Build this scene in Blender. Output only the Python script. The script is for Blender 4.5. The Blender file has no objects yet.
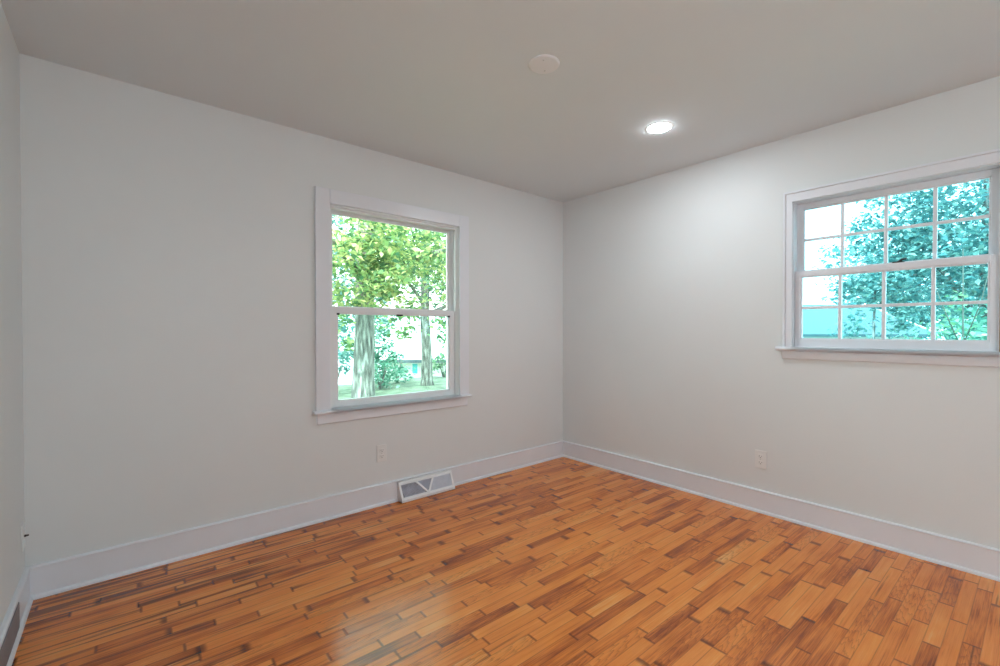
import bpy, bmesh, math, random
import numpy as np
from mathutils import Vector, Matrix

scene = bpy.context.scene
COL = scene.collection

# ------------------------------------------------------------------ camera
cam_d = bpy.data.cameras.new('camera')
cam = bpy.data.objects.new('camera', cam_d)
COL.objects.link(cam)
cam_d.sensor_width = 36.0
cam_d.lens = 447.0 / 1000.0 * 36.0
cam_d.clip_start = 0.02
cam_d.clip_end = 300
YAW = math.atan2(0.6455, 0.7638)            # turned to the right of +Y
cam.location = (0.0, 0.0, 1.21)
cam.rotation_euler = (math.radians(89.4), 0.0, -YAW)
cam_d.shift_y = 2.2 / 1000.0
scene.camera = cam

# ------------------------------------------------------------------ sky, sun, exposure
world = bpy.data.worlds.new('sky')
scene.world = world
world.use_nodes = True
bg = world.node_tree.nodes['Background']
bg.inputs['Color'].default_value = (0.86, 0.96, 1.0, 1)
bg.inputs['Strength'].default_value = 6.0

sun_d = bpy.data.lights.new('sun', 'SUN')
sun = bpy.data.objects.new('sun', sun_d)
COL.objects.link(sun)
sun_d.energy = 6.8
sun_d.angle = math.radians(1.0)
sun_d.color = (1.0, 0.97, 0.9)
sun.rotation_euler = Vector((0.62, 0.42, -0.75)).to_track_quat('-Z', 'Y').to_euler()

scene.view_settings.view_transform = 'Standard'
scene.view_settings.look = 'None'
scene.view_settings.exposure = 0.0
scene.view_settings.gamma = 1.0
scene.view_settings.use_curve_mapping = False

LAMP_STRENGTH = 245.0
LAMP_COLOR = (0.90, 0.99, 1.06)
FILL_STRENGTH = 52.0

# room (metres): camera at the origin
XL, XR, YB, YF, H = -0.340, 3.246, 2.90, -1.70, 2.44
T = 0.16

# ------------------------------------------------------------------ materials
def new_mat(name):
    m = bpy.data.materials.new(name)
    m.use_nodes = True
    nt = m.node_tree
    b = nt.nodes['Principled BSDF']
    return m, nt, b

def N(nt, kind, **kw):
    n = nt.nodes.new(kind)
    for k, v in kw.items():
        setattr(n, k, v)
    return n

def ramp(nt, fac, stops):
    r = N(nt, 'ShaderNodeValToRGB')
    el = r.color_ramp.elements
    while len(el) < len(stops):
        el.new(0.5)
    for e, (p, c) in zip(el, stops):
        e.position = p
        e.color = (*c, 1)
    nt.links.new(fac, r.inputs[0])
    return r.outputs[0]

def math_n(nt, op, a, b=None, c=None):
    n = N(nt, 'ShaderNodeMath', operation=op)
    for i, v in enumerate((a, b, c)):
        if v is None:
            continue
        if isinstance(v, (int, float)):
            n.inputs[i].default_value = v
        else:
            nt.links.new(v, n.inputs[i])
    return n.outputs[0]

def plain(name, color, rough=0.5, metal=0.0, noise=0.03, scale=8.0, bump=0.0, bump_scale=200.0):
    m, nt, b = new_mat(name)
    b.inputs['Roughness'].default_value = rough
    b.inputs['Metallic'].default_value = metal
    tc = N(nt, 'ShaderNodeTexCoord')
    nz = N(nt, 'ShaderNodeTexNoise')
    nz.inputs['Scale'].default_value = scale
    nz.inputs['Detail'].default_value = 3
    nt.links.new(tc.outputs['Object'], nz.inputs['Vector'])
    lo = tuple(max(0, c * (1 - noise)) for c in color)
    hi = tuple(min(1, c * (1 + noise)) for c in color)
    nt.links.new(ramp(nt, nz.outputs['Fac'], [(0.3, lo), (0.7, hi)]), b.inputs['Base Color'])
    if bump:
        n2 = N(nt, 'ShaderNodeTexNoise')
        n2.inputs['Scale'].default_value = bump_scale
        nt.links.new(tc.outputs['Object'], n2.inputs['Vector'])
        bp = N(nt, 'ShaderNodeBump')
        bp.inputs['Strength'].default_value = bump
        bp.inputs['Distance'].default_value = 0.001
        nt.links.new(n2.outputs['Fac'], bp.inputs['Height'])
        nt.links.new(bp.outputs['Normal'], b.inputs['Normal'])
    return m

M = {}
M['wall'] = plain('wall_paint', (0.785, 0.80, 0.795), 0.55, noise=0.012, scale=1.5, bump=0.15)
M['ceiling'] = plain('ceiling_paint', (0.77, 0.82, 0.84), 0.7, noise=0.012, scale=1.5, bump=0.1)
M['trim'] = plain('trim_paint', (0.83, 0.84, 0.88), 0.32, noise=0.01)
M['vinyl'] = plain('vinyl_white', (0.86, 0.87, 0.88), 0.3, noise=0.01)
M['plastic'] = plain('plastic_white', (0.83, 0.825, 0.81), 0.35, noise=0.01)
M['register'] = plain('register_enamel', (0.86, 0.86, 0.87), 0.35, noise=0.02)
M['fin'] = plain('register_fin_metal', (0.60, 0.61, 0.70), 0.45, noise=0.08, scale=30)
M['fin_light'] = plain('register_fin_light', (0.74, 0.76, 0.84), 0.4, noise=0.04, scale=30)
M['dark'] = plain('dark_metal', (0.03, 0.03, 0.03), 0.45)
M['cover'] = plain('cover_plastic', (0.86, 0.87, 0.88), 0.4, noise=0.01)
M['slot'] = plain('slot_dark', (0.12, 0.115, 0.11), 0.6)
M['steel'] = plain('screw_steel', (0.6, 0.6, 0.58), 0.35, metal=0.9)
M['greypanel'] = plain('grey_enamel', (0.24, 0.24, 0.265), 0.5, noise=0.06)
M['barewood'] = plain('bare_wood', (0.34, 0.2, 0.09), 0.7, noise=0.35, scale=20)
M['duct'] = plain('duct_shadow_metal', (0.25, 0.25, 0.27), 0.6)

def emission_mat(name, color, strength):
    m = bpy.data.materials.new(name)
    m.use_nodes = True
    nt = m.node_tree
    nt.nodes.remove(nt.nodes['Principled BSDF'])
    e = N(nt, 'ShaderNodeEmission')
    e.inputs['Color'].default_value = (*color, 1)
    e.inputs['Strength'].default_value = strength
    nt.links.new(e.outputs[0], nt.nodes['Material Output'].inputs['Surface'])
    return m
M['lens'] = emission_mat('lamp_lens', LAMP_COLOR, LAMP_STRENGTH)
M['globe'] = emission_mat('globe_glass', (0.89, 0.965, 1.03), FILL_STRENGTH)

def glass_mat(name, tint):
    m = bpy.data.materials.new(name)
    m.use_nodes = True
    nt = m.node_tree
    nt.nodes.remove(nt.nodes['Principled BSDF'])
    t = N(nt, 'ShaderNodeBsdfTransparent')
    t.inputs['Color'].default_value = (*tint, 1)
    g = N(nt, 'ShaderNodeBsdfGlossy')
    g.inputs['Roughness'].default_value = 0.02
    fr = N(nt, 'ShaderNodeFresnel')
    fr.inputs['IOR'].default_value = 1.45
    mx = N(nt, 'ShaderNodeMixShader')
    nt.links.new(math_n(nt, 'MULTIPLY', fr.outputs[0], 0.8), mx.inputs[0])
    nt.links.new(t.outputs[0], mx.inputs[1])
    nt.links.new(g.outputs[0], mx.inputs[2])
    nt.links.new(mx.outputs[0], nt.nodes['Material Output'].inputs['Surface'])
    return m
M['glass'] = glass_mat('pane_glass_clear', (0.92, 0.985, 0.93))
M['glass_screen'] = glass_mat('pane_glass_greenish', (0.82, 0.98, 0.94))
M['glass_teal'] = glass_mat('pane_glass_teal', (0.68, 0.95, 1.0))

def floor_mat():
    m, nt, b = new_mat('oak_strip_floor')
    L = nt.links.new
    tc = N(nt, 'ShaderNodeTexCoord')
    mp = N(nt, 'ShaderNodeMapping')
    mp.inputs['Rotation'].default_value = (0, 0, math.radians(PLANK_TURN))
    L(tc.outputs['Object'], mp.inputs['Vector'])
    sp = N(nt, 'ShaderNodeSeparateXYZ')
    L(mp.outputs[0], sp.inputs[0])
    X, Y = sp.outputs[0], sp.outputs[1]
    yw = math_n(nt, 'DIVIDE', Y, PLANK_W)
    row = math_n(nt, 'FLOOR', yw)
    fy = math_n(nt, 'SUBTRACT', yw, row)
    wn = N(nt, 'ShaderNodeTexWhiteNoise', noise_dimensions='1D')
    L(row, wn.inputs['W'])
    off = math_n(nt, 'MULTIPLY_ADD', wn.outputs['Value'], 41.0, math_n(nt, 'MULTIPLY', row, 7.31))
    u = math_n(nt, 'MULTIPLY_ADD', X, 1 / 0.40, off)
    vo = N(nt, 'ShaderNodeTexVoronoi', voronoi_dimensions='1D', feature='F1')
    vo.inputs['Scale'].default_value = 1.0
    vo.inputs['Randomness'].default_value = 1.0
    L(u, vo.inputs['W'])
    ve = N(nt, 'ShaderNodeTexVoronoi', voronoi_dimensions='1D', feature='DISTANCE_TO_EDGE')
    ve.inputs['Scale'].default_value = 1.0
    ve.inputs['Randomness'].default_value = 1.0
    L(u, ve.inputs['W'])
    sc = N(nt, 'ShaderNodeSeparateColor')
    L(vo.outputs['Color'], sc.inputs[0])
    r1, r2, r3 = sc.outputs[0], sc.outputs[1], sc.outputs[2]
    # grain stretched along the board, offset per board
    def gvec(sx, sy):
        cx = N(nt, 'ShaderNodeCombineXYZ')
        L(math_n(nt, 'MULTIPLY', X, sx), cx.inputs[0])
        L(math_n(nt, 'MULTIPLY', Y, sy), cx.inputs[1])
        L(math_n(nt, 'MULTIPLY', r2, 60.0), cx.inputs[2])
        return cx.outputs[0]
    g1 = N(nt, 'ShaderNodeTexNoise')
    g1.inputs['Scale'].default_value = 1.0
    g1.inputs['Detail'].default_value = 5
    g1.inputs['Roughness'].default_value = 0.7
    L(gvec(2.6, 75), g1.inputs['Vector'])
    g2 = N(nt, 'ShaderNodeTexNoise')
    g2.inputs['Scale'].default_value = 1.0
    g2.inputs['Detail'].default_value = 3
    L(gvec(7, 330), g2.inputs['Vector'])
    # cathedral figure on some boards
    wv = N(nt, 'ShaderNodeTexWave', wave_type='RINGS', rings_direction='Z', wave_profile='SAW')
    wv.inputs['Scale'].default_value = 1.0
    wv.inputs['Distortion'].default_value = 9.0
    wv.inputs['Detail'].default_value = 2.0
    wv.inputs['Detail Scale'].default_value = 1.3
    cx = N(nt, 'ShaderNodeCombineXYZ')
    L(math_n(nt, 'MULTIPLY', X, 4.2), cx.inputs[0])
    L(math_n(nt, 'MULTIPLY', math_n(nt, 'SUBTRACT', fy, r3), 3.2), cx.inputs[1])
    L(math_n(nt, 'MULTIPLY', r1, 30.0), cx.inputs[2])
    L(cx.outputs[0], wv.inputs['Vector'])
    # board tone
    gsum = math_n(nt, 'ADD', math_n(nt, 'MULTIPLY', math_n(nt, 'SUBTRACT', g1.outputs['Fac'], 0.5), 0.95),
                  math_n(nt, 'MULTIPLY', math_n(nt, 'SUBTRACT', g2.outputs['Fac'], 0.5), 0.55))
    g3 = N(nt, 'ShaderNodeTexNoise')
    g3.inputs['Scale'].default_value = 1.0
    g3.inputs['Detail'].default_value = 3
    L(gvec(3.5, 16), g3.inputs['Vector'])
    gsum = math_n(nt, 'ADD', gsum, math_n(nt, 'MULTIPLY', math_n(nt, 'SUBTRACT', g3.outputs['Fac'], 0.5), 0.8))
    tone = math_n(nt, 'ADD', math_n(nt, 'MULTIPLY_ADD', r1, 0.55, 0.17), gsum)
    base = ramp(nt, tone, [(0.0, (0.26, 0.050, 0.006)), (0.15, (0.48, 0.110, 0.011)), (0.40, (0.77, 0.215, 0.029)),
                           (0.72, (0.88, 0.295, 0.050)), (1.0, (0.90, 0.430, 0.130))])
    # figure darkening
    figm = math_n(nt, 'GREATER_THAN', r3, 0.80)
    fig = math_n(nt, 'MULTIPLY', math_n(nt, 'POWER', wv.outputs['Fac'], 4.0), math_n(nt, 'MULTIPLY', figm, 0.65))
    mx1 = N(nt, 'ShaderNodeMix', data_type='RGBA', blend_type='MULTIPLY')
    L(fig, mx1.inputs[0])
    L(base, mx1.inputs[6])
    mx1.inputs[7].default_value = (0.42, 0.30, 0.22, 1)
    # dark water stains and worm-eaten streaks, mostly along the walls
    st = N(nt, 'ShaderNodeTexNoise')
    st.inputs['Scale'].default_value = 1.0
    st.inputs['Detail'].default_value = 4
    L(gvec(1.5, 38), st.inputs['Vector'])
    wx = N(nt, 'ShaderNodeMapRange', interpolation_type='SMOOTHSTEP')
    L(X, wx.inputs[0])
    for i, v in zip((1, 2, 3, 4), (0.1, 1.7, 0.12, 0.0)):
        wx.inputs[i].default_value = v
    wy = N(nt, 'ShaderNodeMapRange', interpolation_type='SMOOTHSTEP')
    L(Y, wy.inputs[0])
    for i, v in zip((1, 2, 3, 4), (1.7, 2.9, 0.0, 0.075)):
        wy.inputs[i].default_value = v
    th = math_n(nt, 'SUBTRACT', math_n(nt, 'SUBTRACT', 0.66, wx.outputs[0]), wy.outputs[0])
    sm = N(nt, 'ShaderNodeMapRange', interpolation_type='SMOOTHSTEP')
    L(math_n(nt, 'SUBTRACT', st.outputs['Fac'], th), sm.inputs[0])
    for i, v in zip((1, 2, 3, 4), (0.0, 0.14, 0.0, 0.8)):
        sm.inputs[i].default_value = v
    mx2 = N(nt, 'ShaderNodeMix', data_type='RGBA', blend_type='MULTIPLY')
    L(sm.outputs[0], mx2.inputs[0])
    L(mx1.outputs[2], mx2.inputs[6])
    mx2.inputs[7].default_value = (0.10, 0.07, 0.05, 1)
    # seams: long edges and board ends
    e = math_n(nt, 'MULTIPLY', math_n(nt, 'MINIMUM', fy, math_n(nt, 'SUBTRACT', 1.0, fy)), PLANK_W)
    seam = N(nt, 'ShaderNodeMapRange')
    L(e, seam.inputs[0])
    for i, v in zip((1, 2, 3, 4), (0.0006, 0.0026, 1.0, 0.0)):
        seam.inputs[i].default_value = v
    endd = N(nt, 'ShaderNodeMapRange')
    L(math_n(nt, 'MULTIPLY', ve.outputs['Distance'], 0.40), endd.inputs[0])
    for i, v in zip((1, 2, 3, 4), (0.0015, 0.0075, 1.0, 0.0)):
        endd.inputs[i].default_value = v
    # grime creeping in from some board ends
    grime = N(nt, 'ShaderNodeMapRange', interpolation_type='SMOOTHSTEP')
    L(math_n(nt, 'MULTIPLY', ve.outputs['Distance'], 0.40), grime.inputs[0])
    for i, v in zip((1, 2, 3, 4), (0.004, 0.028, 0.85, 0.0)):
        grime.inputs[i].default_value = v
    gr = math_n(nt, 'MULTIPLY', grime.outputs[0], math_n(nt, 'GREATER_THAN', r2, 0.80))
    seamf = math_n(nt, 'MAXIMUM', math_n(nt, 'MULTIPLY', seam.outputs[0], 0.42), math_n(nt, 'MULTIPLY', endd.outputs[0], 0.8))
    allf = math_n(nt, 'MAXIMUM', seamf, gr)
    mx3 = N(nt, 'ShaderNodeMix', data_type='RGBA', blend_type='MULTIPLY')
    L(allf, mx3.inputs[0])
    L(mx2.outputs[2], mx3.inputs[6])
    mx3.inputs[7].default_value = (0.20, 0.13, 0.09, 1)
    L(mx3.outputs[2], b.inputs['Base Color'])
    rg = N(nt, 'ShaderNodeMapRange')
    L(g1.outputs['Fac'], rg.inputs[0])
    for i, v in zip((1, 2, 3, 4), (0.3, 0.7, 0.15, 0.26)):
        rg.inputs[i].default_value = v
    L(rg.outputs[0], b.inputs['Roughness'])
    b.inputs['IOR'].default_value = 1.5
    b.inputs['Specular IOR Level'].default_value = 0.62
    h = math_n(nt, 'SUBTRACT', math_n(nt, 'MULTIPLY', g1.outputs['Fac'], 0.25), seamf)
    bp = N(nt, 'ShaderNodeBump')
    bp.inputs['Strength'].default_value = 0.35
    bp.inputs['Distance'].default_value = 0.0012
    L(h, bp.inputs['Height'])
    L(bp.outputs['Normal'], b.inputs['Normal'])
    return m
PLANK_W, PLANK_TURN = 0.050, 1.0
M['floor'] = floor_mat()

def leaf_mat(name, c0, c1, c2):
    m = bpy.data.materials.new(name)
    m.use_nodes = True
    nt = m.node_tree
    nt.nodes.remove(nt.nodes['Principled BSDF'])
    gi = N(nt, 'ShaderNodeNewGeometry')
    colr = ramp(nt, gi.outputs['Random Per Island'], [(0.0, c0), (0.5, c1), (1.0, c2)])
    d = N(nt, 'ShaderNodeBsdfDiffuse')
    t = N(nt, 'ShaderNodeBsdfTranslucent')
    g = N(nt, 'ShaderNodeBsdfGlossy')
    g.inputs['Roughness'].default_value = 0.35
    nt.links.new(colr, d.inputs['Color'])
    nt.links.new(colr, t.inputs['Color'])
    mx = N(nt, 'ShaderNodeMixShader')
    mx.inputs[0].default_value = 0.42
    nt.links.new(d.outputs[0], mx.inputs[1])
    nt.links.new(t.outputs[0], mx.inputs[2])
    mg = N(nt, 'ShaderNodeMixShader')
    mg.inputs[0].default_value = 0.07
    nt.links.new(mx.outputs[0], mg.inputs[1])
    nt.links.new(g.outputs[0], mg.inputs[2])
    nt.links.new(mg.outputs[0], nt.nodes['Material Output'].inputs['Surface'])
    return m
M['leaf_green'] = leaf_mat('leaf_yellow_green', (0.04, 0.16, 0.08), (0.24, 0.42, 0.15), (0.66, 0.68, 0.32))
M['leaf_mid'] = leaf_mat('leaf_mid_green', (0.03, 0.14, 0.09), (0.15, 0.35, 0.18), (0.40, 0.56, 0.30))
M['leaf_teal'] = leaf_mat('leaf_blue_green', (0.045, 0.19, 0.20), (0.15, 0.36, 0.36), (0.42, 0.62, 0.54))
M['leaf_shrub'] = leaf_mat('leaf_shrub', (0.05, 0.20, 0.16), (0.15, 0.38, 0.28), (0.36, 0.60, 0.46))

def bark_mat():
    m, nt, b = new_mat('tree_bark')
    tc = N(nt, 'ShaderNodeTexCoord')
    mp = N(nt, 'ShaderNodeMapping')
    mp.inputs['Scale'].default_value = (9, 9, 1.4)
    nt.links.new(tc.outputs['Object'], mp.inputs[0])
    nz = N(nt, 'ShaderNodeTexNoise')
    nz.inputs['Scale'].default_value = 2.2
    nz.inputs['Detail'].default_value = 5
    nt.links.new(mp.outputs[0], nz.inputs['Vector'])
    nt.links.new(ramp(nt, nz.outputs['Fac'], [(0.35, (0.07, 0.07, 0.065)), (0.52, (0.19, 0.19, 0.175)), (0.68, (0.42, 0.42, 0.40))]), b.inputs['Base Color'])
    b.inputs['Roughness'].default_value = 0.9
    bp = N(nt, 'ShaderNodeBump')
    bp.inputs['Strength'].default_value = 0.8
    bp.inputs['Distance'].default_value = 0.03
    nt.links.new(nz.outputs['Fac'], bp.inputs['Height'])
    nt.links.new(bp.outputs['Normal'], b.inputs['Normal'])
    return m
M['bark'] = bark_mat()
M['bark_dark'] = plain('dark_bark', (0.09, 0.10, 0.08), 0.9, noise=0.3)
M['lawn'] = plain('lawn_grass', (0.17, 0.21, 0.15), 0.9, noise=0.45, scale=3.0)
M['house_wall'] = plain('house_siding_pale', (0.78, 0.76, 0.70), 0.8)
M['house_roof'] = plain('house_roof_pale', (0.80, 0.80, 0.78), 0.7, noise=0.1, scale=4)
M['eave'] = plain('eave_dark_grey', (0.10, 0.13, 0.15), 0.7)
M['house_glass'] = plain('house_window_blue', (0.10, 0.50, 0.55), 0.15)
M['roof_teal'] = plain('roof_blue_green_metal', (0.036, 0.092, 0.10), 0.5, noise=0.06, scale=3)
M['white_board'] = plain('white_painted_board', (0.88, 0.88, 0.86), 0.5)

# ------------------------------------------------------------------ mesh helpers
class MB:
    """collects shapes, in world coordinates, into one mesh"""
    def __init__(self):
        self.bm = bmesh.new()

    def box(self, x0, x1, y0, y1, z0, z1, bev=0.0, seg=2, rot=None):
        t = bmesh.new()
        bmesh.ops.create_cube(t, size=1.0)
        mat = Matrix.Translation(((x0 + x1) / 2, (y0 + y1) / 2, (z0 + z1) / 2))
        if rot is not None:
            mat = mat @ rot.to_4x4()
        mat = mat @ Matrix.Diagonal((abs(x1 - x0), abs(y1 - y0), abs(z1 - z0), 1))
        bmesh.ops.transform(t, matrix=mat, verts=t.verts)
        if bev:
            bmesh.ops.bevel(t, geom=list(t.edges), offset=bev, segments=seg, profile=0.6, affect='EDGES')
        self.add(t)
        return self

    def add(self, t):
        me = bpy.data.meshes.new('tmp')
        t.to_mesh(me)
        t.free()
        self.bm.from_mesh(me)
        bpy.data.meshes.remove(me)

    def prism(self, prof, fn, a, b):
        """prof: list of 2-D points; fn(p, s) -> world point at run position s"""
        v0 = [self.bm.verts.new(fn(p, a)) for p in prof]
        v1 = [self.bm.verts.new(fn(p, b)) for p in prof]
        n = len(prof)
        for i in range(n):
            j = (i + 1) % n
            self.bm.faces.new((v0[i], v0[j], v1[j], v1[i]))
        self.bm.faces.new(v0[::-1])
        self.bm.faces.new(v1)
        return self

    def quad(self, *pts):
        self.bm.faces.new([self.bm.verts.new(p) for p in pts])
        return self

    def tube(self, pts, rads, seg=10, cap=True):
        pts = [Vector(p) for p in pts]
        rings = []
        ref = Vector((0.31, 0.95, 0.05))
        for i, p in enumerate(pts):
            d = (pts[min(i + 1, len(pts) - 1)] - pts[max(i - 1, 0)]).normalized()
            a = d.cross(ref)
            if a.length < 0.05:
                a = d.cross(Vector((1, 0, 0)))
            a.normalize()
            b = d.cross(a)
            rings.append([self.bm.verts.new(p + rads[i] * (math.cos(2 * math.pi * k / seg) * a + math.sin(2 * math.pi * k / seg) * b)) for k in range(seg)])
        for r0, r1 in zip(rings, rings[1:]):
            for k in range(seg):
                self.bm.faces.new((r0[k], r0[(k + 1) % seg], r1[(k + 1) % seg], r1[k]))
        if cap:
            self.bm.faces.new(rings[0][::-1])
            self.bm.faces.new(rings[-1])
        return self

    def lathe(self, prof, origin, axis='Z', seg=48):
        """prof: (radius, height along axis) from the axis out; revolved"""
        rings = []
        o = Vector(origin)
        def pt(r, h, a):
            c, s = math.cos(a) * r, math.sin(a) * r
            return o + {'Z': Vector((c, s, h)), 'Y': Vector((c, h, s)), 'X': Vector((h, c, s))}[axis]
        for r, h in prof:
            if r < 1e-6:
                rings.append([self.bm.verts.new(pt(0, h, 0))])
            else:
                rings.append([self.bm.verts.new(pt(r, h, 2 * math.pi * k / seg)) for k in range(seg)])
        for r0, r1 in zip(rings, rings[1:]):
            for k in range(seg):
                j = (k + 1) % seg
                if len(r0) == 1 and len(r1) == 1:
                    continue
                if len(r0) == 1:
                    self.bm.faces.new((r0[0], r1[j], r1[k]))
                elif len(r1) == 1:
                    self.bm.faces.new((r0[k], r0[j], r1[0]))
                else:
                    self.bm.faces.new((r0[k], r0[j], r1[j], r1[k]))
        return self

    def build(self, name, mat, parent=None, smooth=False):
        bm = self.bm
        bmesh.ops.recalc_face_normals(bm, faces=bm.faces)
        off = Vector((0, 0, 0))
        if parent is not None:
            off = world_loc(parent)
        bmesh.ops.translate(bm, verts=bm.verts, vec=-off)
        me = bpy.data.meshes.new(name)
        bm.to_mesh(me)
        bm.free()
        me.materials.append(mat)
        if smooth:
            for p in me.polygons:
                p.use_smooth = True
        o = bpy.data.objects.new(name, me)
        COL.objects.link(o)
        if parent is not None:
            o.parent = parent
        return o

def world_loc(o):
    v = Vector((0, 0, 0))
    while o is not None:
        v = v + Vector(o.location)
        o = o.parent
    return v

def recentre(o, base):
    """put a top-level mesh's origin at its base"""
    o.data.transform(Matrix.Translation(-Vector(base)))
    o.location = base
    return o

def tag(o, label=None, cat=None, group=None, kind=None):
    if label: o['label'] = label
    if cat: o['category'] = cat
    if group: o['group'] = group
    if kind: o['kind'] = kind
    return o

def empty(name, loc):
    o = bpy.data.objects.new(name, None)
    o.empty_display_size = 0.1
    COL.objects.link(o)
    o.location = loc
    return o

def struct(name, mb, mat, label, cat='room'):
    return tag(mb.build(name, mat), label, cat, kind='structure')

# ------------------------------------------------------------------ room shell
b = MB().box(XL - T, XR + T, YF - T, YB + T, -0.12, 0.0)
struct('floor', b, M['floor'], 'glossy orange-brown oak strip floor filling the room', 'floor')
b = MB().box(XL - T, XR + T, YF - T, YB + T, H, H + 0.15)
struct('ceiling', b, M['ceiling'], 'smooth off-white painted ceiling over the whole room', 'ceiling')

# window openings
W1 = dict(x0=1.012, x1=2.025, z0=0.70, z1=2.025)
W2 = dict(y0=0.090, y1=0.970, z0=1.10, z1=2.022)

b = MB()
b.box(XL - T, W1['x0'], YB, YB + T, 0, H)
b.box(W1['x1'], XR + T, YB, YB + T, 0, H)
b.box(W1['x0'], W1['x1'], YB, YB + T, 0, W1['z0'] - 0.02)
b.box(W1['x0'], W1['x1'], YB, YB + T, W1['z1'], H)
struct('wall_back', b, M['wall'], 'off-white painted wall holding the tall two-pane window', 'wall')
b = MB()
b.box(XR, XR + T, YF - T, W2['y0'], 0, H)
b.box(XR, XR + T, W2['y1'], YB, 0, H)
b.box(XR, XR + T, W2['y0'], W2['y1'], 0, W2['z0'] - 0.02)
b.box(XR, XR + T, W2['y0'], W2['y1'], W2['z1'], H)
struct('wall_right', b, M['wall'], 'off-white painted wall holding the gridded window', 'wall')
b = MB().box(XL - T, XL, YF - T, YB, 0, H)
struct('wall_left', b, M['wall'], 'off-white painted wall at the far left edge of the view', 'wall')
b = MB().box(XL, XR, YF - T, YF, 0, H)
struct('wall_front', b, M['wall'], 'off-white painted wall behind the viewer', 'wall')

# ------------------------------------------------------------------ baseboards (flat board, cap bead, shoe)
def qround(r, n=6):
    return [(0, 0)] + [(r * math.cos(a), r * math.sin(a)) for a in [math.pi / 2 * i / n for i in range(n + 1)]]
def baseboard(name, fn, s0, s1, label, gap=None):
    runs = [(s0, s1)] if gap is None else [(s0, gap[0]), (gap[1], s1)]
    m = MB()
    for a, c in runs:
        m.prism([(0, 0), (0.015, 0), (0.015, 0.140), (0, 0.140)], fn, a, c)
    o = struct(name, m, M['trim'], label, 'baseboard')
    cap = [(0, 0.137), (0.016, 0.137), (0.0185, 0.139), (0.019, 0.143), (0.016, 0.147), (0.011, 0.149), (0, 0.149)]
    MB().prism(cap, fn, s0, s1).build('cap_molding', M['trim'], o)
    m = MB()
    for a, c in runs:
        m.prism([(0.014, 0), (0.027, 0), (0.0265, 0.007), (0.0245, 0.012), (0.021, 0.016), (0.014, 0.018)], fn, a, c)
    m.build('shoe_molding', M['trim'], o)
    return o
baseboard('baseboard_back', lambda p, s: (s, YB - p[0], p[1]), XL, XR, 'white baseboard along the wall under the tall window', gap=(1.490, 1.922))
baseboard('baseboard_right', lambda p, s: (XR - p[0], s, p[1]), YF, YB, 'white baseboard along the wall under the gridded window')
baseboard('baseboard_left', lambda p, s: (XL + p[0], s, p[1]), YF, YB, 'white baseboard on the left wall with a dark grey panel set in it')
baseboard('baseboard_front', lambda p, s: (s, YF + p[0], p[1]), XL, XR, 'white baseboard along the wall behind the viewer')

# shade on the left baseboard's face, laid on as a dark grey strip
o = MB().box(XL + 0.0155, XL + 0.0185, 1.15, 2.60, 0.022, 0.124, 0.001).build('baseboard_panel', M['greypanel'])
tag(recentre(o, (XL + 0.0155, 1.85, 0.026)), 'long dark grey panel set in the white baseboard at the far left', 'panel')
# ------------------------------------------------------------------ window 1 (back wall, double hung, one pane each)
def sash(name, parent, mat, fn, u0, u1, w0, w1, d0, d1, stile, top, bot, glass, bars=None):
    """fn(u, d, w) -> world; u across, d depth outwards, w up"""
    def bx(m, ua, ub, wa, wb, da, db, bev=0.003):
        p, q = fn(ua, da, wa), fn(ub, db, wb)
        m.box(min(p[0], q[0]), max(p[0], q[0]), min(p[1], q[1]), max(p[1], q[1]), min(p[2], q[2]), max(p[2], q[2]), bev)
    m = MB()
    bx(m, u0, u0 + stile, w0, w1, d0, d1)
    bx(m, u1 - stile, u1, w0, w1, d0, d1)
    bx(m, u0 + stile - .002, u1 - stile + .002, w1 - top, w1, d0, d1)
    bx(m, u0 + stile - .002, u1 - stile + .002, w0, w0 + bot, d0, d1)
    s = m.build(name, mat, parent)
    # glazing bead
    m = MB()
    gi, b8 = 0.006, 0.007
    ga, gb, gc, gd = u0 + stile, u1 - stile, w0 + bot, w1 - top
    dm = (d0 + d1) / 2
    bx(m, ga - .001, ga + b8, gc, gd, d0 + gi, d1 - gi, 0.002)
    bx(m, gb - b8, gb + .001, gc, gd, d0 + gi, d1 - gi, 0.002)
    bx(m, ga, gb, gc - .001, gc + b8, d0 + gi, d1 - gi, 0.002)
    bx(m, ga, gb, gd - b8, gd + .001, d0 + gi, d1 - gi, 0.002)
    m.build('glazing_bead', mat, s)
    m = MB()
    bx(m, ga, gb, gc, gd, dm - 0.002, dm + 0.002, 0)
    m.build('glass_pane', glass, s)
    if bars:
        nu, nw, bw = bars
        m = MB()
        for i in range(1, nu):
            u = ga + (gb - ga) * i / nu
            bx(m, u - bw / 2, u + bw / 2, gc, gd, d0 + 0.005, d1 - 0.005, 0.003)
        for i in range(1, nw):
            w = gc + (gd - gc) * i / nw
            bx(m, ga, gb, w - bw / 2, w + bw / 2, d0 + 0.0055, d1 - 0.0055, 0.003)
        m.build('muntin_grid', mat, s)
    return s

win1 = tag(empty('window_1', (1.525, YB, 0.70)), 'tall white double-hung window with one clear pane in each sash', 'window', kind='structure')
f1 = lambda u, d, w: (u, YB + d, w)
x0, x1, z0, z1 = W1['x0'], W1['x1'], W1['z0'], W1['z1']
m = MB()
m.box(x0 - 0.086, x0 + 0.003, YB - 0.021, YB, z0, z1 + 0.089, 0.004)
m.build('side_casing', M['trim'], win1)
m = MB()
m.box(x1 - 0.003, x1 + 0.086, YB - 0.021, YB, z0, z1 + 0.089, 0.004)
m.build('side_casing', M['trim'], win1)
m = MB()
m.box(x0 + 0.003, x1 - 0.003, YB - 0.0205, YB, z1 - 0.003, z1 + 0.089, 0.004)
m.build('head_casing', M['trim'], win1)
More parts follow.
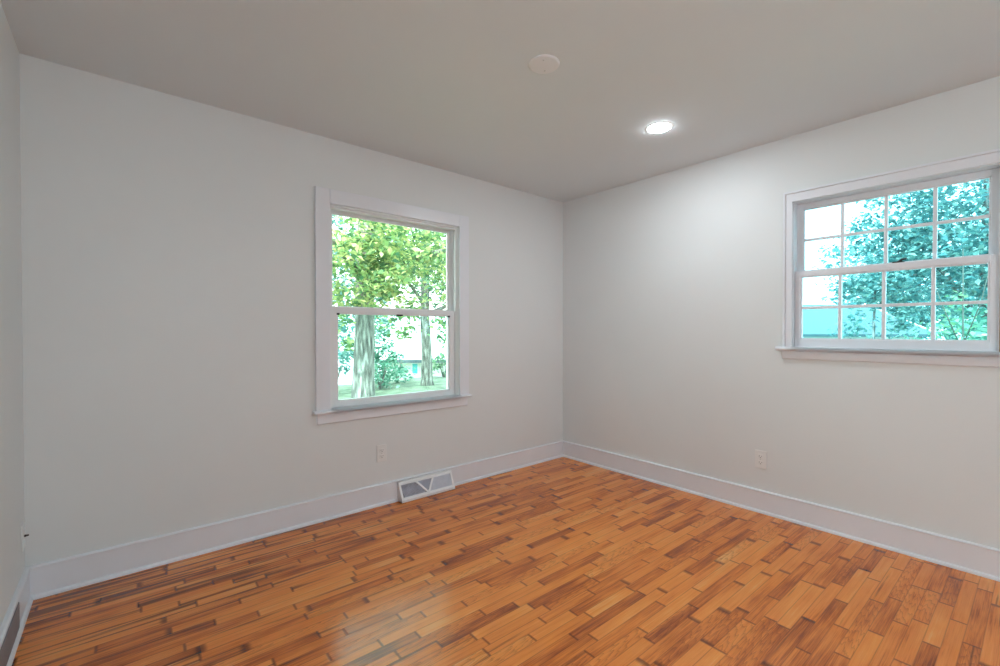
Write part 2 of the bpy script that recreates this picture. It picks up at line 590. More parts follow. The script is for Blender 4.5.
# stool with rounded nose and ears, apron below
nose = [(0.0, 0.682), (0.040, 0.682), (0.047, 0.685), (0.050, 0.692), (0.047, 0.699), (0.040, 0.703), (0.0, 0.704)]
m = MB().prism([(-0.10, 0.682), (-0.10, 0.703)] + nose[::-1][0:], lambda p, s: (s, YB - p[0], p[1]), x0 + 0.001, x1 - 0.001)
m.prism(nose, lambda p, s: (s, YB - p[0], p[1]), x0 - 0.103, x1 + 0.094)
m.build('stool', M['trim'], win1)
m = MB().prism([(0, 0.613), (0.012, 0.613), (0.018, 0.619), (0.018, 0.682), (0, 0.682)], lambda p, s: (s, YB - p[0], p[1]), x0 - 0.078, x1 + 0.074)
m.build('apron', M['trim'], win1)
# vinyl jamb liner: reveal, tracks
m = MB()
for (a, c) in ((x0, x0 + 0.012), (x1 - 0.012, x1)):
    m.box(a, c, YB, YB + T, z0 + 0.004, z1)
m.box(x0, x1, YB, YB + T, z1 - 0.012, z1)
m.box(x0, x1, YB + 0.10, YB + T + 0.03, z0 - 0.03, z0 + 0.004)
m.build('jamb', M['vinyl'], win1)
m = MB()
for xa in (x0 + 0.012, x1 - 0.022):
    m.box(xa, xa + 0.010, YB + 0.012, YB + 0.028, z0 + 0.005, z1 - 0.012, 0.002)
    m.box(xa, xa + 0.010, YB + 0.066, YB + 0.072, z0 + 0.005, z1 - 0.012, 0.001)
m.box(x0 + 0.012, x1 - 0.012, YB + 0.012, YB + 0.060, z1 - 0.024, z1 - 0.012, 0.002)
m.build('sash_track', M['vinyl'], win1)
us = sash('upper_sash', win1, M['vinyl'], f1, x0 + 0.013, x1 - 0.013, 1.326, z1 - 0.012, 0.074, 0.104, 0.034, 0.026, 0.040, M['glass'])
ls = sash('lower_sash', win1, M['vinyl'], f1, x0 + 0.013, x1 - 0.013, 0.705, 1.367, 0.030, 0.064, 0.054, 0.042, 0.038, M['glass_screen'])
m = MB().box(1.505, 1.555, YB + 0.0285, YB + 0.037, 1.313, 1.3255, 0.003)
m.build('sash_latch', M['dark'], ls)
m = MB()
m.box(x0 + 0.062, x0 + 0.082, YB + 0.0285, YB + 0.036, 1.312, 1.3255, 0.002)
m.build('tilt_latch', M['dark'], ls)
m = MB()
m.box(x1 - 0.082, x1 - 0.062, YB + 0.0285, YB + 0.036, 1.312, 1.3255, 0.002)
m.build('tilt_latch', M['dark'], ls)

# ------------------------------------------------------------------ window 2 (right wall, double hung, grids of eight)
win2 = tag(empty('window_2', (XR, 0.535, 1.10)), 'white double-hung window with a grid of eight panes in each sash', 'window', kind='structure')
f2 = lambda u, d, w: (XR + d, u, w)
y0, y1, z0, z1 = W2['y0'], W2['y1'], W2['z0'], W2['z1']
def back_casing(ya, yb, za, zb):
    pass
m = MB()
m.box(XR - 0.016, XR, y1 - 0.002, y1 + 0.034, z0, z1 + 0.05, 0.003)
m.box(XR - 0.024, XR, y1 + 0.034, y1 + 0.048, z0, z1 + 0.064, 0.004)
m.build('side_casing', M['trim'], win2)
m = MB()
m.box(XR - 0.016, XR, y0 - 0.046, y0 - 0.010, z0, z1 + 0.05, 0.003)
m.box(XR - 0.024, XR, y0 - 0.060, y0 - 0.046, z0, z1 + 0.064, 0.004)
m.build('side_casing', M['trim'], win2)
m = MB()
m.box(XR - 0.0155, XR, y0 - 0.046, y1 + 0.034, z1 - 0.002, z1 + 0.050, 0.003)
m.box(XR - 0.0235, XR, y0 - 0.060, y1 + 0.048, z1 + 0.050, z1 + 0.064, 0.004)
m.build('head_casing', M['trim'], win2)
m = MB().box(XR - 0.004, XR + 0.03, y0 - 0.011, y0 + 0.002, z0 + 0.006, 1.72, 0.001)
m.build('bare_wood_stop', M['barewood'], win2)['label'] = 'strip of bare brown wood beside the sash'
nose = [(0.0, 1.083), (0.040, 1.083), (0.047, 1.086), (0.050, 1.094), (0.047, 1.102), (0.040, 1.106), (0.0, 1.107)]
m = MB().prism([(-0.10, 1.083), (-0.10, 1.1065)] + nose[::-1], lambda p, s: (XR - p[0], s, p[1]), y0 + 0.001, y1 - 0.001)
m.prism(nose, lambda p, s: (XR - p[0], s, p[1]), y0 - 0.085, y1 + 0.082)
m.build('stool', M['trim'], win2)
m = MB().prism([(0, 1.030), (0.010, 1.030), (0.016, 1.036), (0.020, 1.060), (0.022, 1.083), (0, 1.083)], lambda p, s: (XR - p[0], s, p[1]), y0 - 0.060, y1 + 0.050)
m.build('apron', M['trim'], win2)
m = MB()
for a, c in ((y0, y0 + 0.006), (y1 - 0.006, y1)):
    m.box(XR, XR + T, a, c, z0 + 0.007, z1)
m.box(XR, XR + T, y0, y1, z1 - 0.006, z1)
m.box(XR + 0.10, XR + T + 0.03, y0, y1, z0 - 0.03, z0 + 0.004)
m.build('jamb', M['trim'], win2)
m = MB()
for a, c in ((y0 + 0.006, y0 + 0.014), (y1 - 0.014, y1 - 0.006)):
    m.box(XR + 0.060, XR + 0.066, a, c, z0 + 0.008, z1 - 0.006, 0.001)
m.build('sash_track', M['trim'], win2)
us2 = sash('upper_sash', win2, M['trim'], f2, y0 + 0.007, y1 - 0.007, 1.549, z1 - 0.007, 0.068, 0.100, 0.030, 0.034, 0.038, M['glass_teal'], (4, 2, 0.017))
ls2 = sash('lower_sash', win2, M['trim'], f2, y0 + 0.007, y1 - 0.007, 1.108, 1.585, 0.026, 0.060, 0.030, 0.036, 0.047, M['glass_teal'], (4, 2, 0.017))
m = MB()
m.box(XR + 0.030, XR + 0.058, 0.445, 0.495, 1.5845, 1.592, 0.002)
m.tube([(XR + 0.044, 0.47, 1.590), (XR + 0.040, 0.455, 1.602), (XR + 0.034, 0.435, 1.604)], [0.008, 0.006, 0.005], 10)
m.build('sash_lock', M['dark'], ls2)

# ------------------------------------------------------------------ outlets
def outlet(c, axis, label):
    """duplex outlet; axis 'y' = back wall, 'x' = right wall"""
    def pt(u, d, w):
        return (c[0] + u, c[1] - d, c[2] + w) if axis == 'y' else (c[0] - d, c[1] - u, c[2] + w)
    def bx(m, ua, ub, da, db, wa, wb, bev):
        p, q = pt(ua, da, wa), pt(ub, db, wb)
        m.box(min(p[0], q[0]), max(p[0], q[0]), min(p[1], q[1]), max(p[1], q[1]), wa + c[2], wb + c[2], bev)
    r = tag(empty('wall_outlet', c), label, 'outlet', 'wall outlets')
    m = MB(); bx(m, -0.036, 0.036, 0.0, 0.0075, -0.059, 0.059, 0.003)
    m.build('cover_plate', M['plastic'], r)
    for s in (-1, 1):
        m = MB(); bx(m, -0.0165, 0.0165, 0.004, 0.0100, s * 0.0205 - 0.0135, s * 0.0205 + 0.0135, 0.003)
        o = m.build('receptacle', M['plastic'], r)
        m = MB()
        bx(m, -0.0085, -0.0062, 0.0095, 0.0104, s * 0.0205 - 0.002, s * 0.0205 + 0.007, 0)
        bx(m, 0.0062, 0.0085, 0.0095, 0.0104, s * 0.0205 - 0.001, s * 0.0205 + 0.006, 0)
        bx(m, -0.0025, 0.0025, 0.0095, 0.0104, s * 0.0205 - 0.010, s * 0.0205 - 0.0055, 0)
        m.build('slot', M['slot'], o)
    m = MB().lathe([(0, -0.0090), (0.003, -0.0085), (0.0035, -0.0070)], c, 'Y' if axis == 'y' else 'X', 12)
    m.build('screw', M['steel'], r)
outlet((1.371, YB, 0.358), 'y', 'white duplex outlet on the wall below the tall window')
outlet((XR, 1.146, 0.352), 'x', 'white duplex outlet low on the right-hand wall left of the gridded window')

# cable jack on the left wall beside the corner
c = Vector((XL, 2.835, 0.310))
r = tag(empty('cable_jack', c), 'small white cable jack plate low on the left wall by the corner', 'jack')
MB().box(XL, XL + 0.006, c.y - 0.036, c.y + 0.036, c.z - 0.058, c.z + 0.058, 0.002).build('cover_plate', M['plastic'], r)
MB().tube([(XL + 0.005, c.y, c.z), (XL + 0.012, c.y, c.z), (XL + 0.013, c.y, c.z), (XL + 0.020, c.y, c.z)], [0.005, 0.005, 0.0038, 0.0038], 12).build('connector', M['dark'], r)

# ------------------------------------------------------------------ baseboard register under the tall window
rx0, rx1 = 1.483, 1.929
reg = tag(empty('floor_register', ((rx0 + rx1) / 2, YB, 0.0)), 'white sloped baseboard register with a fan grille under the tall window', 'register')
zt, zb, dt, db_ = 0.1345, 0.004, 0.030, 0.084
def slope(t):            # t 0 at the bottom of the front face, 1 at the top: depth from wall, height
    return (db_ + (dt - db_) * t, 0.024 + (zt - 0.012 - 0.024) * t)
def fp(x, t, lift=0.0):
    d, z = slope(t)
    nx = Vector((0, -(zt - 0.036), -(db_ - dt))).normalized()
    nx = Vector((0, -0.862, 0.507))
    p = Vector((x, YB - d, z)) + nx * lift
    return p
# body: ends, top lip, bottom lip, back
endp = [(0, zb), (db_ + 0.002, zb), (db_ + 0.003, 0.022), (dt + 0.004, zt - 0.008), (dt - 0.002, zt), (0, zt)]
m = MB()
for a in (rx0, rx1 - 0.016):
    m.prism(endp, lambda p, s: (s, YB - p[0], p[1]), a, a + 0.016)
m.prism([(0, zt - 0.003), (dt + 0.012, zt - 0.020), (dt + 0.006, zt - 0.006), (dt - 0.002, zt), (0, zt)], lambda p, s: (s, YB - p[0], p[1]), rx0, rx1)
m.prism([(0.0, zb), (db_ + 0.004, zb), (db_ + 0.004, 0.022), (db_ - 0.008, 0.034), (db_ - 0.012, 0.034), (db_ - 0.006, 0.012), (0, 0.008)], lambda p, s: (s, YB - p[0], p[1]), rx0, rx1)
m.box(rx0 + 0.01, rx1 - 0.01, YB - 0.006, YB - 0.002, zb, zt - 0.003)
m.build('frame', M['register'], reg)
xc = (rx0 + rx1) / 2
# perforated screen behind the bars
def slab(m, x0a, t0a, x1a, t1a, width, lift0, lift1):
    """bar lying on the sloped face from (x0,t0) to (x1,t1)"""
    h = 0.098
    dx, dt_ = x1a - x0a, (t1a - t0a) * h
    L_ = math.hypot(dx, dt_)
    px, pt_ = -dt_ / L_ * width / 2, dx / L_ * width / 2 / h
    c4 = [(x0a + px, t0a + pt_), (x1a + px, t1a + pt_), (x1a - px, t1a - pt_), (x0a - px, t0a - pt_)]
    lo = [m.bm.verts.new(fp(x, t, lift0)) for x, t in c4]
    hi = [m.bm.verts.new(fp(x, t, lift1)) for x, t in c4]
    m.bm.faces.new(hi); m.bm.faces.new(lo[::-1])
    for i in range(4):
        j = (i + 1) % 4
        m.bm.faces.new((lo[i], lo[j], hi[j], hi[i]))
V0, V1, VB = xc - 0.085, xc + 0.060, xc - 0.004
m = MB()
slab(m, VB, 0.05, V0, 0.95, 0.013, -0.006, 0.003)
m.build('fan_bar', M['register'], reg)
m = MB()
slab(m, VB, 0.05, V1, 0.95, 0.013, -0.006, 0.003)
m.build('fan_bar', M['register'], reg)
m = MB()
slab(m, rx0 + 0.012, 0.5, rx1 - 0.012, 0.5, 0.098, -0.016, -0.012)
m.build('backing', M['duct'], reg)
# left field: curved scroll fins; centre: fine vertical fins; right field: slanted fins
m = MB()
x = rx0 + 0.024
while x < V0 + 0.05:
    top = min(1.0, 1.0)
    lim = (VB - x) / (VB - V0)
    t1_ = max(0.0, min(0.97, lim * 0.97)) if x > V0 else 0.97
    if t1_ > 0.12:
        n = 7
        for k in range(n):
            ta, tb = 0.03 + (t1_ - 0.03) * k / n, 0.03 + (t1_ - 0.03) * (k + 1) / n
            slab(m, x + 0.010 * math.sin(ta * 6.28), ta, x + 0.010 * math.sin(tb * 6.28), tb, 0.0042, -0.012, -0.003)
    x += 0.0105
m.build('scroll_grille', M['fin'], reg)
m = MB()
x = V0 + 0.010
while x < V1 - 0.004:
    t0_ = 0.05 + 0.9 * (abs(x - VB) / (VB - V0) if x < VB else (x - VB) / (V1 - VB))
    if t0_ < 0.92:
        slab(m, x, t0_, x, 0.97, 0.0055, -0.012, -0.003)
    x += 0.009
m.build('fan_grille', M['fin'], reg)
m = MB()
x = VB + 0.012
while x < rx1 - 0.016:
    t1_ = min(0.97, max(0.0, (x - VB) / (V1 - VB) * 0.95)) if x < V1 else 0.97
    if t1_ > 0.1:
        slab(m, x, 0.03, x, t1_, 0.0058, -0.012, -0.002)
    x += 0.0085
m.build('louver_grille', M['fin_light'], reg)

# ------------------------------------------------------------------ ceiling: recessed lights and blank cover
def recessed(x, y, label):
    r = tag(empty('recessed_light', (x, y, H)), label, 'light')
    MB().lathe([(0.058, -0.0012), (0.074, -0.0012), (0.080, -0.0008), (0.082, 0.0), (0.058, 0.0), (0.058, -0.0012)], (x, y, H), 'Z', 48).build('trim_ring', M['plastic'], r, False)
    MB().lathe([(0.0, -0.0060), (0.045, -0.0058), (0.060, -0.0045), (0.0635, -0.0010)], (x, y, H), 'Z', 48).build('lens', M['lens'], r, True)['label'] = 'glowing white lens'
recessed(2.498, 1.459, 'bright round recessed ceiling light nearer the gridded window')
# made-up glowing globe, added out of view behind the viewer to fill the room
gx, gy = 0.45, -1.3
r = tag(empty('pendant_light', (gx, gy, H)), 'white glass globe pendant lamp hanging behind the viewer', 'lamp')
MB().lathe([(0.0, -0.022), (0.04, -0.022), (0.058, -0.014), (0.062, 0.0)], (gx, gy, H), 'Z', 32).build('canopy', M['plastic'], r, True)
MB().tube([(gx, gy, H - 0.02), (gx, gy, 1.68)], [0.007, 0.007], 10).build('stem', M['plastic'], r, True)
gl = [(0.14 * math.sin(math.pi * k / 20), 1.55 - H - 0.14 * math.cos(math.pi * k / 20)) for k in range(21)]
gl[0] = (0.0, gl[0][1]); gl[-1] = (0.0, gl[-1][1])
MB().lathe(gl, (gx, gy, H), 'Z', 32).build('globe', M['globe'], r, True)
r = tag(empty('ceiling_cover', (1.495, 1.454, H)), 'round off-white blank cover plate on the ceiling, unlit', 'cover plate')
MB().lathe([(0.0, -0.008), (0.062, -0.008), (0.068, -0.007), (0.071, -0.004), (0.0715, 0.0)], (1.495, 1.454, H), 'Z', 48).build('plate', M['cover'], r, True)
for s in (-1, 1):
    a = math.radians(40)
    MB().lathe([(0.0, -0.0095), (0.003, -0.0091), (0.0042, -0.0078)], (1.495 + s * 0.042 * math.cos(a), 1.454 + s * 0.042 * math.sin(a), H), 'Z', 12).build('screw', M['steel'], r)

# ------------------------------------------------------------------ outdoors
def ground_z(x, y):
    d1 = max(0.0, y - 14.2) * 0.16 * (1 if x < 22 else 1)
    d2 = max(0.0, x - 9.0) * 0.10
    return -0.5 - max(d1, d2) - (0.04 * math.sin(x * 1.3) * math.cos(y * 0.9))
m = MB()
xs = [-12 + i * 1.5 for i in range(47)]
ys = [-14 + i * 1.5 for i in range(47)]
gv = [[m.bm.verts.new((x, y, ground_z(x, y))) for y in ys] for x in xs]
for i in range(46):
    for j in range(46):
        m.bm.faces.new((gv[i][j], gv[i + 1][j], gv[i + 1][j + 1], gv[i][j + 1]))
g = m.build('ground', M['lawn'], None, True)
tag(g, 'sunlit grass lawn seen through the windows', 'lawn', kind='structure')

def leaves(name, blobs, size, mat, parent, seed, up=0.35):
    """blobs: (cx, cy, cz, rx, ry, rz, count); clumped leaves, each a folded blade"""
    rng = np.random.default_rng(seed)
    P_, S_ = [], []
    for (cx, cy, cz, rx, ry, rz, n) in blobs:
        nc = max(6, n // 26)
        d = rng.normal(size=(nc, 3)); d /= np.linalg.norm(d, axis=1)[:, None]
        rad = rng.uniform(0.15, 1.0, nc) ** (1 / 2.2)
        cc = np.array([cx, cy, cz]) + d * rad[:, None] * np.array([rx, ry, rz])
        idx = rng.integers(0, nc, n)
        sg = max(0.12, 0.16 * (rx + ry + rz) / 3)
        P_.append(cc[idx] + rng.normal(size=(n, 3)) * sg * np.array([1.1, 1.1, 0.6]))
        S_.append(rng.uniform(0.65, 1.35, n) * size)
    P = np.concatenate(P_); S = np.concatenate(S_)
    n = len(P)
    nrm = rng.normal(size=(n, 3)); nrm[:, 2] = np.abs(nrm[:, 2]) + up * 2
    nrm /= np.linalg.norm(nrm, axis=1)[:, None]
    a = rng.normal(size=(n, 3)); a -= nrm * (a * nrm).sum(1)[:, None]; a /= np.linalg.norm(a, axis=1)[:, None]
    bb = np.cross(nrm, a)
    s = S[:, None]
    v = np.empty((n, 4, 3))
    v[:, 0] = P - a * s * 0.5
    v[:, 1] = P + bb * s * 0.30 + nrm * s * 0.10 - a * s * 0.04
    v[:, 2] = P + a * s * 0.5 - nrm * s * 0.06
    v[:, 3] = P - bb * s * 0.30 + nrm * s * 0.10 - a * s * 0.04
    verts = v.reshape(-1, 3) - np.array(world_loc(parent))
    base = np.arange(n)[:, None] * 4
    tri = np.concatenate([base + np.array([0, 1, 2]), base + np.array([0, 2, 3])], axis=1).reshape(-1)
    me = bpy.data.meshes.new(name)
    me.vertices.add(n * 4)
    me.vertices.foreach_set('co', verts.reshape(-1))
    me.loops.add(n * 6)
    me.loops.foreach_set('vertex_index', tri.astype(np.int32))
    me.polygons.add(n * 2)
    me.polygons.foreach_set('loop_start', (np.arange(n * 2) * 3).astype(np.int32))
    me.update(calc_edges=True)
    me.materials.append(mat)
    o = bpy.data.objects.new(name, me)
    COL.objects.link(o)
    o.parent = parent
    return o

def tree(name, label, cat, base, trunk, limbs, blobs, size, lmat, seed, group=None, leaf_name='crown', bark='bark'):
    """trunk: (points, radii); limbs: list of (points, radii)"""
    r = tag(empty(name, base), label, cat, group)
    if trunk:
        MB().tube(trunk[0], trunk[1], 16).build('trunk', M[bark], r, True)
    for pts, rad in limbs:
        MB().tube(pts, rad, 8).build('branch', M[bark], r, True)
    leaves(leaf_name, blobs, size, lmat, r, seed)
    return r

# big tree straight out from the tall window
bx_, by_ = 3.70, 8.65
tree('shade_tree', 'big pale-barked tree nearest the tall window, its thick trunk on the left', 'tree', (bx_, by_, -0.5),
     ([(bx_ - .04, by_, -0.62), (bx_, by_, -0.35), (bx_ + .01, by_, 0.3), (bx_ + .04, by_, 1.2), (bx_ + .03, by_, 2.0), (bx_ + .12, by_ + .1, 3.4), (bx_ + .05, by_ + .2, 5.2), (bx_, by_ + .2, 7.5)],
      [0.34, 0.25, 0.215, 0.195, 0.19, 0.17, 0.12, 0.04]),
     [([(bx_ + .02, by_, 1.9), (bx_ + .6, by_ - .3, 2.6), (bx_ + 1.5, by_ - .7, 2.9), (bx_ + 2.4, by_ - .8, 2.8)], [.09, .07, .05, .02]),
      ([(bx_, by_, 2.2), (bx_ - .7, by_ - .5, 2.8), (bx_ - 1.6, by_ - .9, 2.9)], [.09, .06, .02]),
      ([(bx_ + .1, by_ + .1, 3.2), (bx_ + .5, by_ - 1.0, 4.0), (bx_ + .8, by_ - 2.0, 4.2)], [.09, .06, .02])],
     [(3.3, 7.7, 2.5, 1.0, 0.8, 0.85, 1350), (4.3, 8.0, 2.9, 1.2, 1.0, 0.7, 1250), (5.1, 8.6, 2.6, 0.9, 0.9, 0.8, 950),
      (3.0, 8.0, 1.6, 0.5, 0.5, 0.5, 220), (3.5, 7.9, 2.2, 0.45, 0.3, 0.6, 420), (3.9, 8.0, 2.0, 0.4, 0.3, 0.5, 260), (4.7, 9.0, 1.75, 0.7, 0.6, 0.35, 260), (5.0, 9.5, 1.4, 0.55, 0.45, 0.35, 260), (5.95, 9.35, 1.25, 0.35, 0.35, 0.4, 170), (3.7, 9.9, 1.15, 0.45, 0.4, 0.55, 200),
      (bx_, by_, 5.2, 3.2, 3.0, 2.0, 1800)], 0.125, M['leaf_green'], 3)
# second tree, further
cx_, cy_ = 7.30, 12.16
tree('yard_tree', 'slimmer grey-trunked tree standing farther out, right of the thick trunk', 'tree', (cx_, cy_, -0.5),
     ([(cx_, cy_, -0.7), (cx_ - .02, cy_, -0.3), (cx_ - .03, cy_, 0.5), (cx_ - .10, cy_, 1.8), (cx_ - .06, cy_, 3.0), (cx_, cy_, 5.0), (cx_ + .1, cy_, 8.0)],
      [0.26, 0.185, 0.16, 0.145, 0.13, 0.10, 0.03]),
     [([(cx_ - .08, cy_, 1.7), (cx_ + .6, cy_ - .8, 2.1), (cx_ + 1.2, cy_ - 1.4, 1.9)], [.07, .05, .02]),
      ([(cx_ - .08, cy_, 2.0), (cx_ - .8, cy_ - .3, 2.6), (cx_ - 1.6, cy_ - .6, 2.7)], [.07, .05, .02])],
     [(7.3, 11.6, 3.3, 1.7, 1.5, 1.2, 1800), (6.5, 11.6, 3.8, 1.6, 1.2, 1.1, 1200), (7.9, 11.7, 2.2, 0.6, 0.6, 0.7, 360), (7.75, 11.6, 1.2, 0.4, 0.45, 0.45, 110),
      (cx_, cy_, 5.6, 2.8, 2.8, 1.9, 2000)], 0.15, M['leaf_mid'], 5)
# background trees beyond
tree('tall_tree', 'blue-green background tree glimpsed left of the thick trunk', 'tree', (5.9, 17.0, -1.0),
     ([(5.9, 17.0, -1.2), (5.9, 17.0, 1.5), (6.0, 17.0, 6.0)], [0.2, 0.16, 0.06]), [],
     [(5.9, 16.6, 2.2, 1.5, 1.4, 2.4, 1500), (5.9, 17.0, 5.4, 2.6, 2.4, 2.6, 1500)], 0.24, M['leaf_teal'], 7)
tree('tall_tree', 'blue-green background tree far behind the thick trunk', 'tree', (10.05, 23.5, -1.95),
     ([(10.05, 23.5, -2.2), (10.05, 23.5, 2.0), (10.2, 23.4, 6.0)], [0.2, 0.16, 0.06]), [],
     [(10.4, 22.9, 5.0, 2.2, 1.6, 1.9, 900), (11.0, 23.4, 7.4, 3.2, 2.0, 2.2, 1400), (10.8, 22.5, 1.9, 1.0, 0.8, 1.8, 520)], 0.24, M['leaf_teal'], 9)
# more of the wooded yard to either side of the view
for x, y, z0_, lab, sd in ((0.6, 14.0, -0.5, 'leafy green yard tree out of view to the left of the tall window', 31),
                           (2.4, 20.5, -1.4, 'far green tree out of view to the left of the tall window', 32),
                           (21.5, 12.0, -1.7, 'green tree behind the neighbouring house, out of view', 33)):
    tree('yard_tree', lab, 'tree', (x, y, z0_), ([(x, y, z0_ - .2), (x + .05, y, 1.2), (x, y, 3.0), (x + .1, y, 6.5)], [0.24, 0.17, 0.13, 0.04]), [],
         [(x, y, 3.4, 1.9, 1.8, 2.0, 1500), (x, y, 5.6, 2.2, 2.0, 1.8, 1300)], 0.19, M['leaf_mid'], sd)
# shrubs
def shrub(label, base, blobs, size, mat, seed):
    x, y, z = base
    st = []
    rng = random.Random(seed)
    for k in range(4):
        a = k * 1.6 + rng.random()
        st.append(([(x, y, z - .1), (x + .12 * math.cos(a), y + .12 * math.sin(a), z + .4), (x + .3 * math.cos(a), y + .3 * math.sin(a), z + .85)], [.025, .018, .008]))
    return tree('shrub', label, 'shrub', base, None, st, blobs, size, mat, seed, 'shrubs in the yard', 'foliage')
shrub('rounded blue-green shrub just right of the thick trunk outside', (5.75, 12.2, -0.5), [(5.75, 12.2, 0.20, 0.62, 0.6, 0.75, 760), (5.55, 12.1, 1.0, 0.5, 0.4, 0.7, 480)], 0.13, M['leaf_shrub'], 11)
shrub('low spreading shrub farther right along the lawn edge, below the pale house', (7.0, 13.6, -0.5), [(6.75, 13.6, -0.22, 0.75, 0.5, 0.28, 420)], 0.12, M['leaf_shrub'], 12)
shrub('tall shrub left of the thick trunk outside', (4.25, 11.9, -0.5), [(4.25, 11.9, 0.75, 0.55, 0.5, 0.8, 620)], 0.14, M['leaf_teal'], 13)
shrub('small bright shrub right of the slimmer tree outside', (9.1, 14.0, -0.55), [(9.1, 14.0, -0.05, 0.45, 0.45, 0.5, 300)], 0.13, M['leaf_mid'], 14)

# pale house down the slope: local frame turned to face the window
def turned(c, ang):
    ca, sa = math.cos(ang), math.sin(ang)
    return lambda u, v, z: (c[0] + u * ca - v * sa, c[1] + u * sa + v * ca, z)
hb = (17.2, 29.0)
h1 = turned(hb, math.radians(-36))
house = tag(empty('house', (*hb, -3.2)), 'pale low house with a light roof far beyond the trees, seen through the tall window', 'house')
def hbox(m, fn, u0, u1, v0, v1, za, zb):
    vs = [m.bm.verts.new(fn(u, v, z)) for z in (za, zb) for u, v in ((u0, v0), (u1, v0), (u1, v1), (u0, v1))]
    for f in ((0, 1, 2, 3), (4, 5, 6, 7), (0, 1, 5, 4), (1, 2, 6, 5), (2, 3, 7, 6), (3, 0, 4, 7)):
        m.bm.faces.new([vs[i] for i in f])
m = MB(); hbox(m, h1, -3.0, 6.0, -1.0, 6.0, -3.4, -0.95); m.build('wall', M['house_wall'], house)
m = MB()
m.prism([(-1.6, -1.0), (2.5, 0.55), (6.6, -1.0), (6.6, -0.85), (2.5, 0.72), (-1.6, -0.85)], lambda p, s: h1(s, p[0], p[1]), -3.5, 6.5)
m.build('roof', M['house_roof'], house)
m = MB(); hbox(m, h1, -3.5, 6.5, -1.68, -1.6, -1.08, -0.86); m.build('eave', M['eave'], house)
for u in (-0.62, 2.6):
    m = MB(); hbox(m, h1, u - 0.24, u + 0.24, -1.05, -0.98, -1.95, -1.12)
    o = m.build('window', M['white_board'], house)
    m = MB(); hbox(m, h1, u - 0.18, u + 0.18, -1.07, -1.045, -1.88, -1.18); m.build('pane', M['house_glass'], o)

# ------------------------------------------------------------------ outside the gridded window
tree('leafy_tree', 'large dense tree filling the right half of the gridded window', 'tree', (12.3, 0.5, -0.9),
     ([(12.3, 0.5, -1.1), (12.3, 0.5, 1.0), (12.35, 0.5, 3.0), (12.3, 0.5, 6.0)], [0.16, 0.13, 0.10, 0.03]),
     [([(12.3, 0.5, 1.2), (12.0, 1.0, 2.2), (11.9, 1.4, 2.9)], [.06, .04, .02]),
      ([(12.3, 0.5, 1.6), (12.1, 0.0, 2.6), (12.0, -.4, 3.2)], [.06, .04, .02])],
     [(12.3, 0.75, 2.6, 1.1, 0.9, 1.5, 3600), (12.2, 1.45, 3.2, 0.8, 0.5, 1.1, 1700), (12.3, -0.6, 2.6, 1.3, 1.1, 1.7, 2400), (12.4, 0.3, 4.6, 1.9, 1.7, 1.5, 2400)], 0.115, M['leaf_teal'], 21)
tree('leafy_tree', 'smaller blue-green tree at the centre-left panes of the gridded window', 'tree', (11.6, 2.05, -0.8),
     ([(11.6, 2.05, -1.0), (11.6, 2.03, 0.8), (11.55, 2.0, 2.4)], [0.045, 0.03, 0.012]), [],
     [(11.6, 1.95, 2.05, 0.55, 0.36, 0.5, 900), (11.7, 1.85, 2.75, 0.5, 0.35, 0.5, 560), (11.5, 2.35, 1.95, 0.3, 0.28, 0.4, 300), (11.6, 1.75, 1.3, 0.4, 0.25, 0.35, 220), (11.2, 2.3, 1.35, 0.3, 0.2, 0.22, 150), (10.96, 2.50, 2.6, 0.3, 0.17, 0.3, 170), (11.3, 2.2, 3.05, 0.35, 0.25, 0.4, 330), (11.65, 1.9, 3.6, 0.4, 0.3, 0.5, 420), (11.6, 1.6, 2.0, 0.5, 0.3, 0.6, 500)], 0.10, M['leaf_teal'], 22)
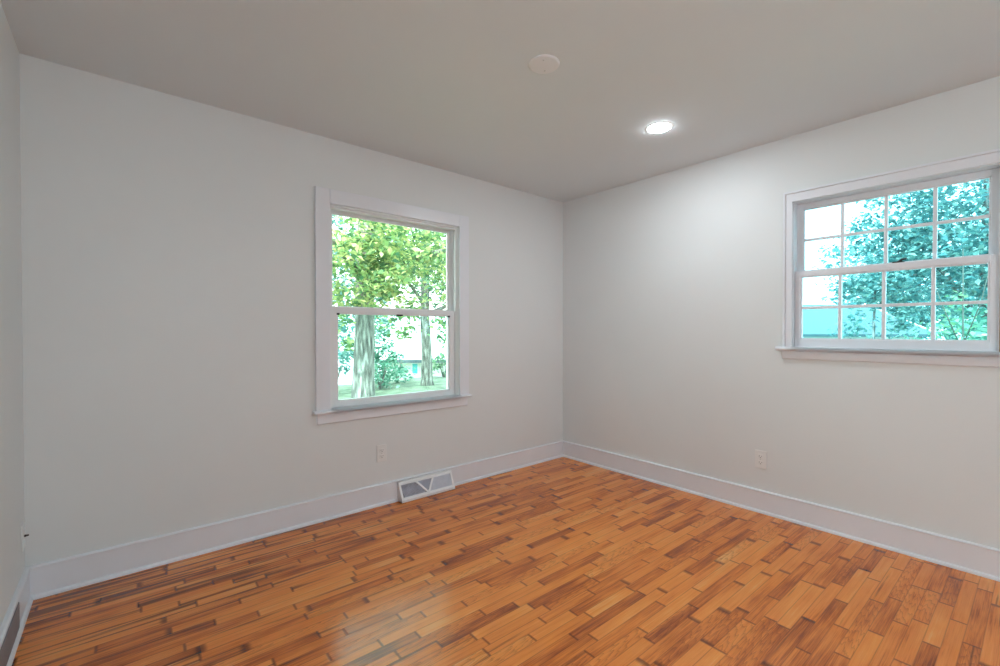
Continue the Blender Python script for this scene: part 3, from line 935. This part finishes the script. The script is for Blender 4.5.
tree('sapling', 'thin multi-stemmed sapling close outside the lower right of the gridded window', 'tree', (9.4, 0.62, -0.55),
     ([(9.4, 0.62, -0.7), (9.4, 0.62, 0.8), (9.38, 0.63, 2.4)], [0.02, 0.014, 0.006]),
     [([(9.4, 0.62, 0.9), (9.35, 0.78, 1.4), (9.3, 0.95, 2.0)], [.010, .008, .004]), ([(9.4, 0.62, 1.0), (9.42, 0.45, 1.6), (9.4, 0.35, 2.2)], [.010, .008, .004])],
     [(9.4, 0.62, 1.5, 0.4, 0.4, 0.7, 110)], 0.09, M['leaf_mid'], 23, bark='bark_dark')
tree('distant_tree', 'broad pale blue-green tree far behind the white gable board outside the gridded window', 'tree', (29.8, 3.6, -2.6),
     ([(29.8, 3.6, -2.9), (29.8, 3.6, 2.0), (29.8, 3.6, 6.0)], [0.3, 0.25, 0.1]), [],
     [(29.8, 3.6, 3.4, 3.0, 2.9, 3.2, 4200), (29.8, 1.0, 3.4, 3.0, 2.9, 3.2, 3000), (30.0, 5.4, 2.0, 1.6, 1.6, 1.6, 900)], 0.27, M['leaf_teal'], 27)
def shrub2(label, base, blobs, mat, seed):
    return shrub(label, base, blobs, 0.12, mat, seed)
shrub2('green shrub at the bottom right panes of the gridded window', (10.7, 0.7, -0.7), [(10.7, 0.72, 0.95, 0.6, 0.5, 0.75, 1100)], M['leaf_shrub'], 24)
shrub2('blue-green shrub at the bottom centre panes of the gridded window', (12.6, 1.75, -0.85), [(12.6, 1.9, 0.62, 0.5, 0.6, 0.40, 620)], M['leaf_shrub'], 25)

# neighbouring house with a blue-green roof and a white sloping gable board
hc = (20.25, 3.83)
h2 = turned(hc, math.atan2(-0.6455, 0.7638))     # u to the right, v away
n2 = tag(empty('neighbor_house', (*hc, -2.4)), 'neighbouring house with a blue-green roof and white gable board, low in the gridded window', 'house')
m = MB(); hbox(m, h2, -9.5, -0.25, -2.2, 2.2, -2.6, 1.05); m.build('wall', M['house_wall'], n2)
m = MB()
m.prism([(-2.7, 1.02), (0, 2.06), (2.7, 1.02), (2.7, 1.10), (0, 2.14), (-2.7, 1.10)], lambda p, s: h2(s, p[0], p[1]), -10.0, 0.0)
m.build('roof', M['roof_teal'], n2)
m = MB()
m.prism([(-2.75, 0.88), (0, 1.94), (2.75, 0.88), (2.75, 1.12), (0, 2.18), (-2.75, 1.12)], lambda p, s: h2(s, p[0], p[1]), 0.0, 0.06)
m.build('gable_board', M['white_board'], n2)['label'] = 'white sloping gable board'
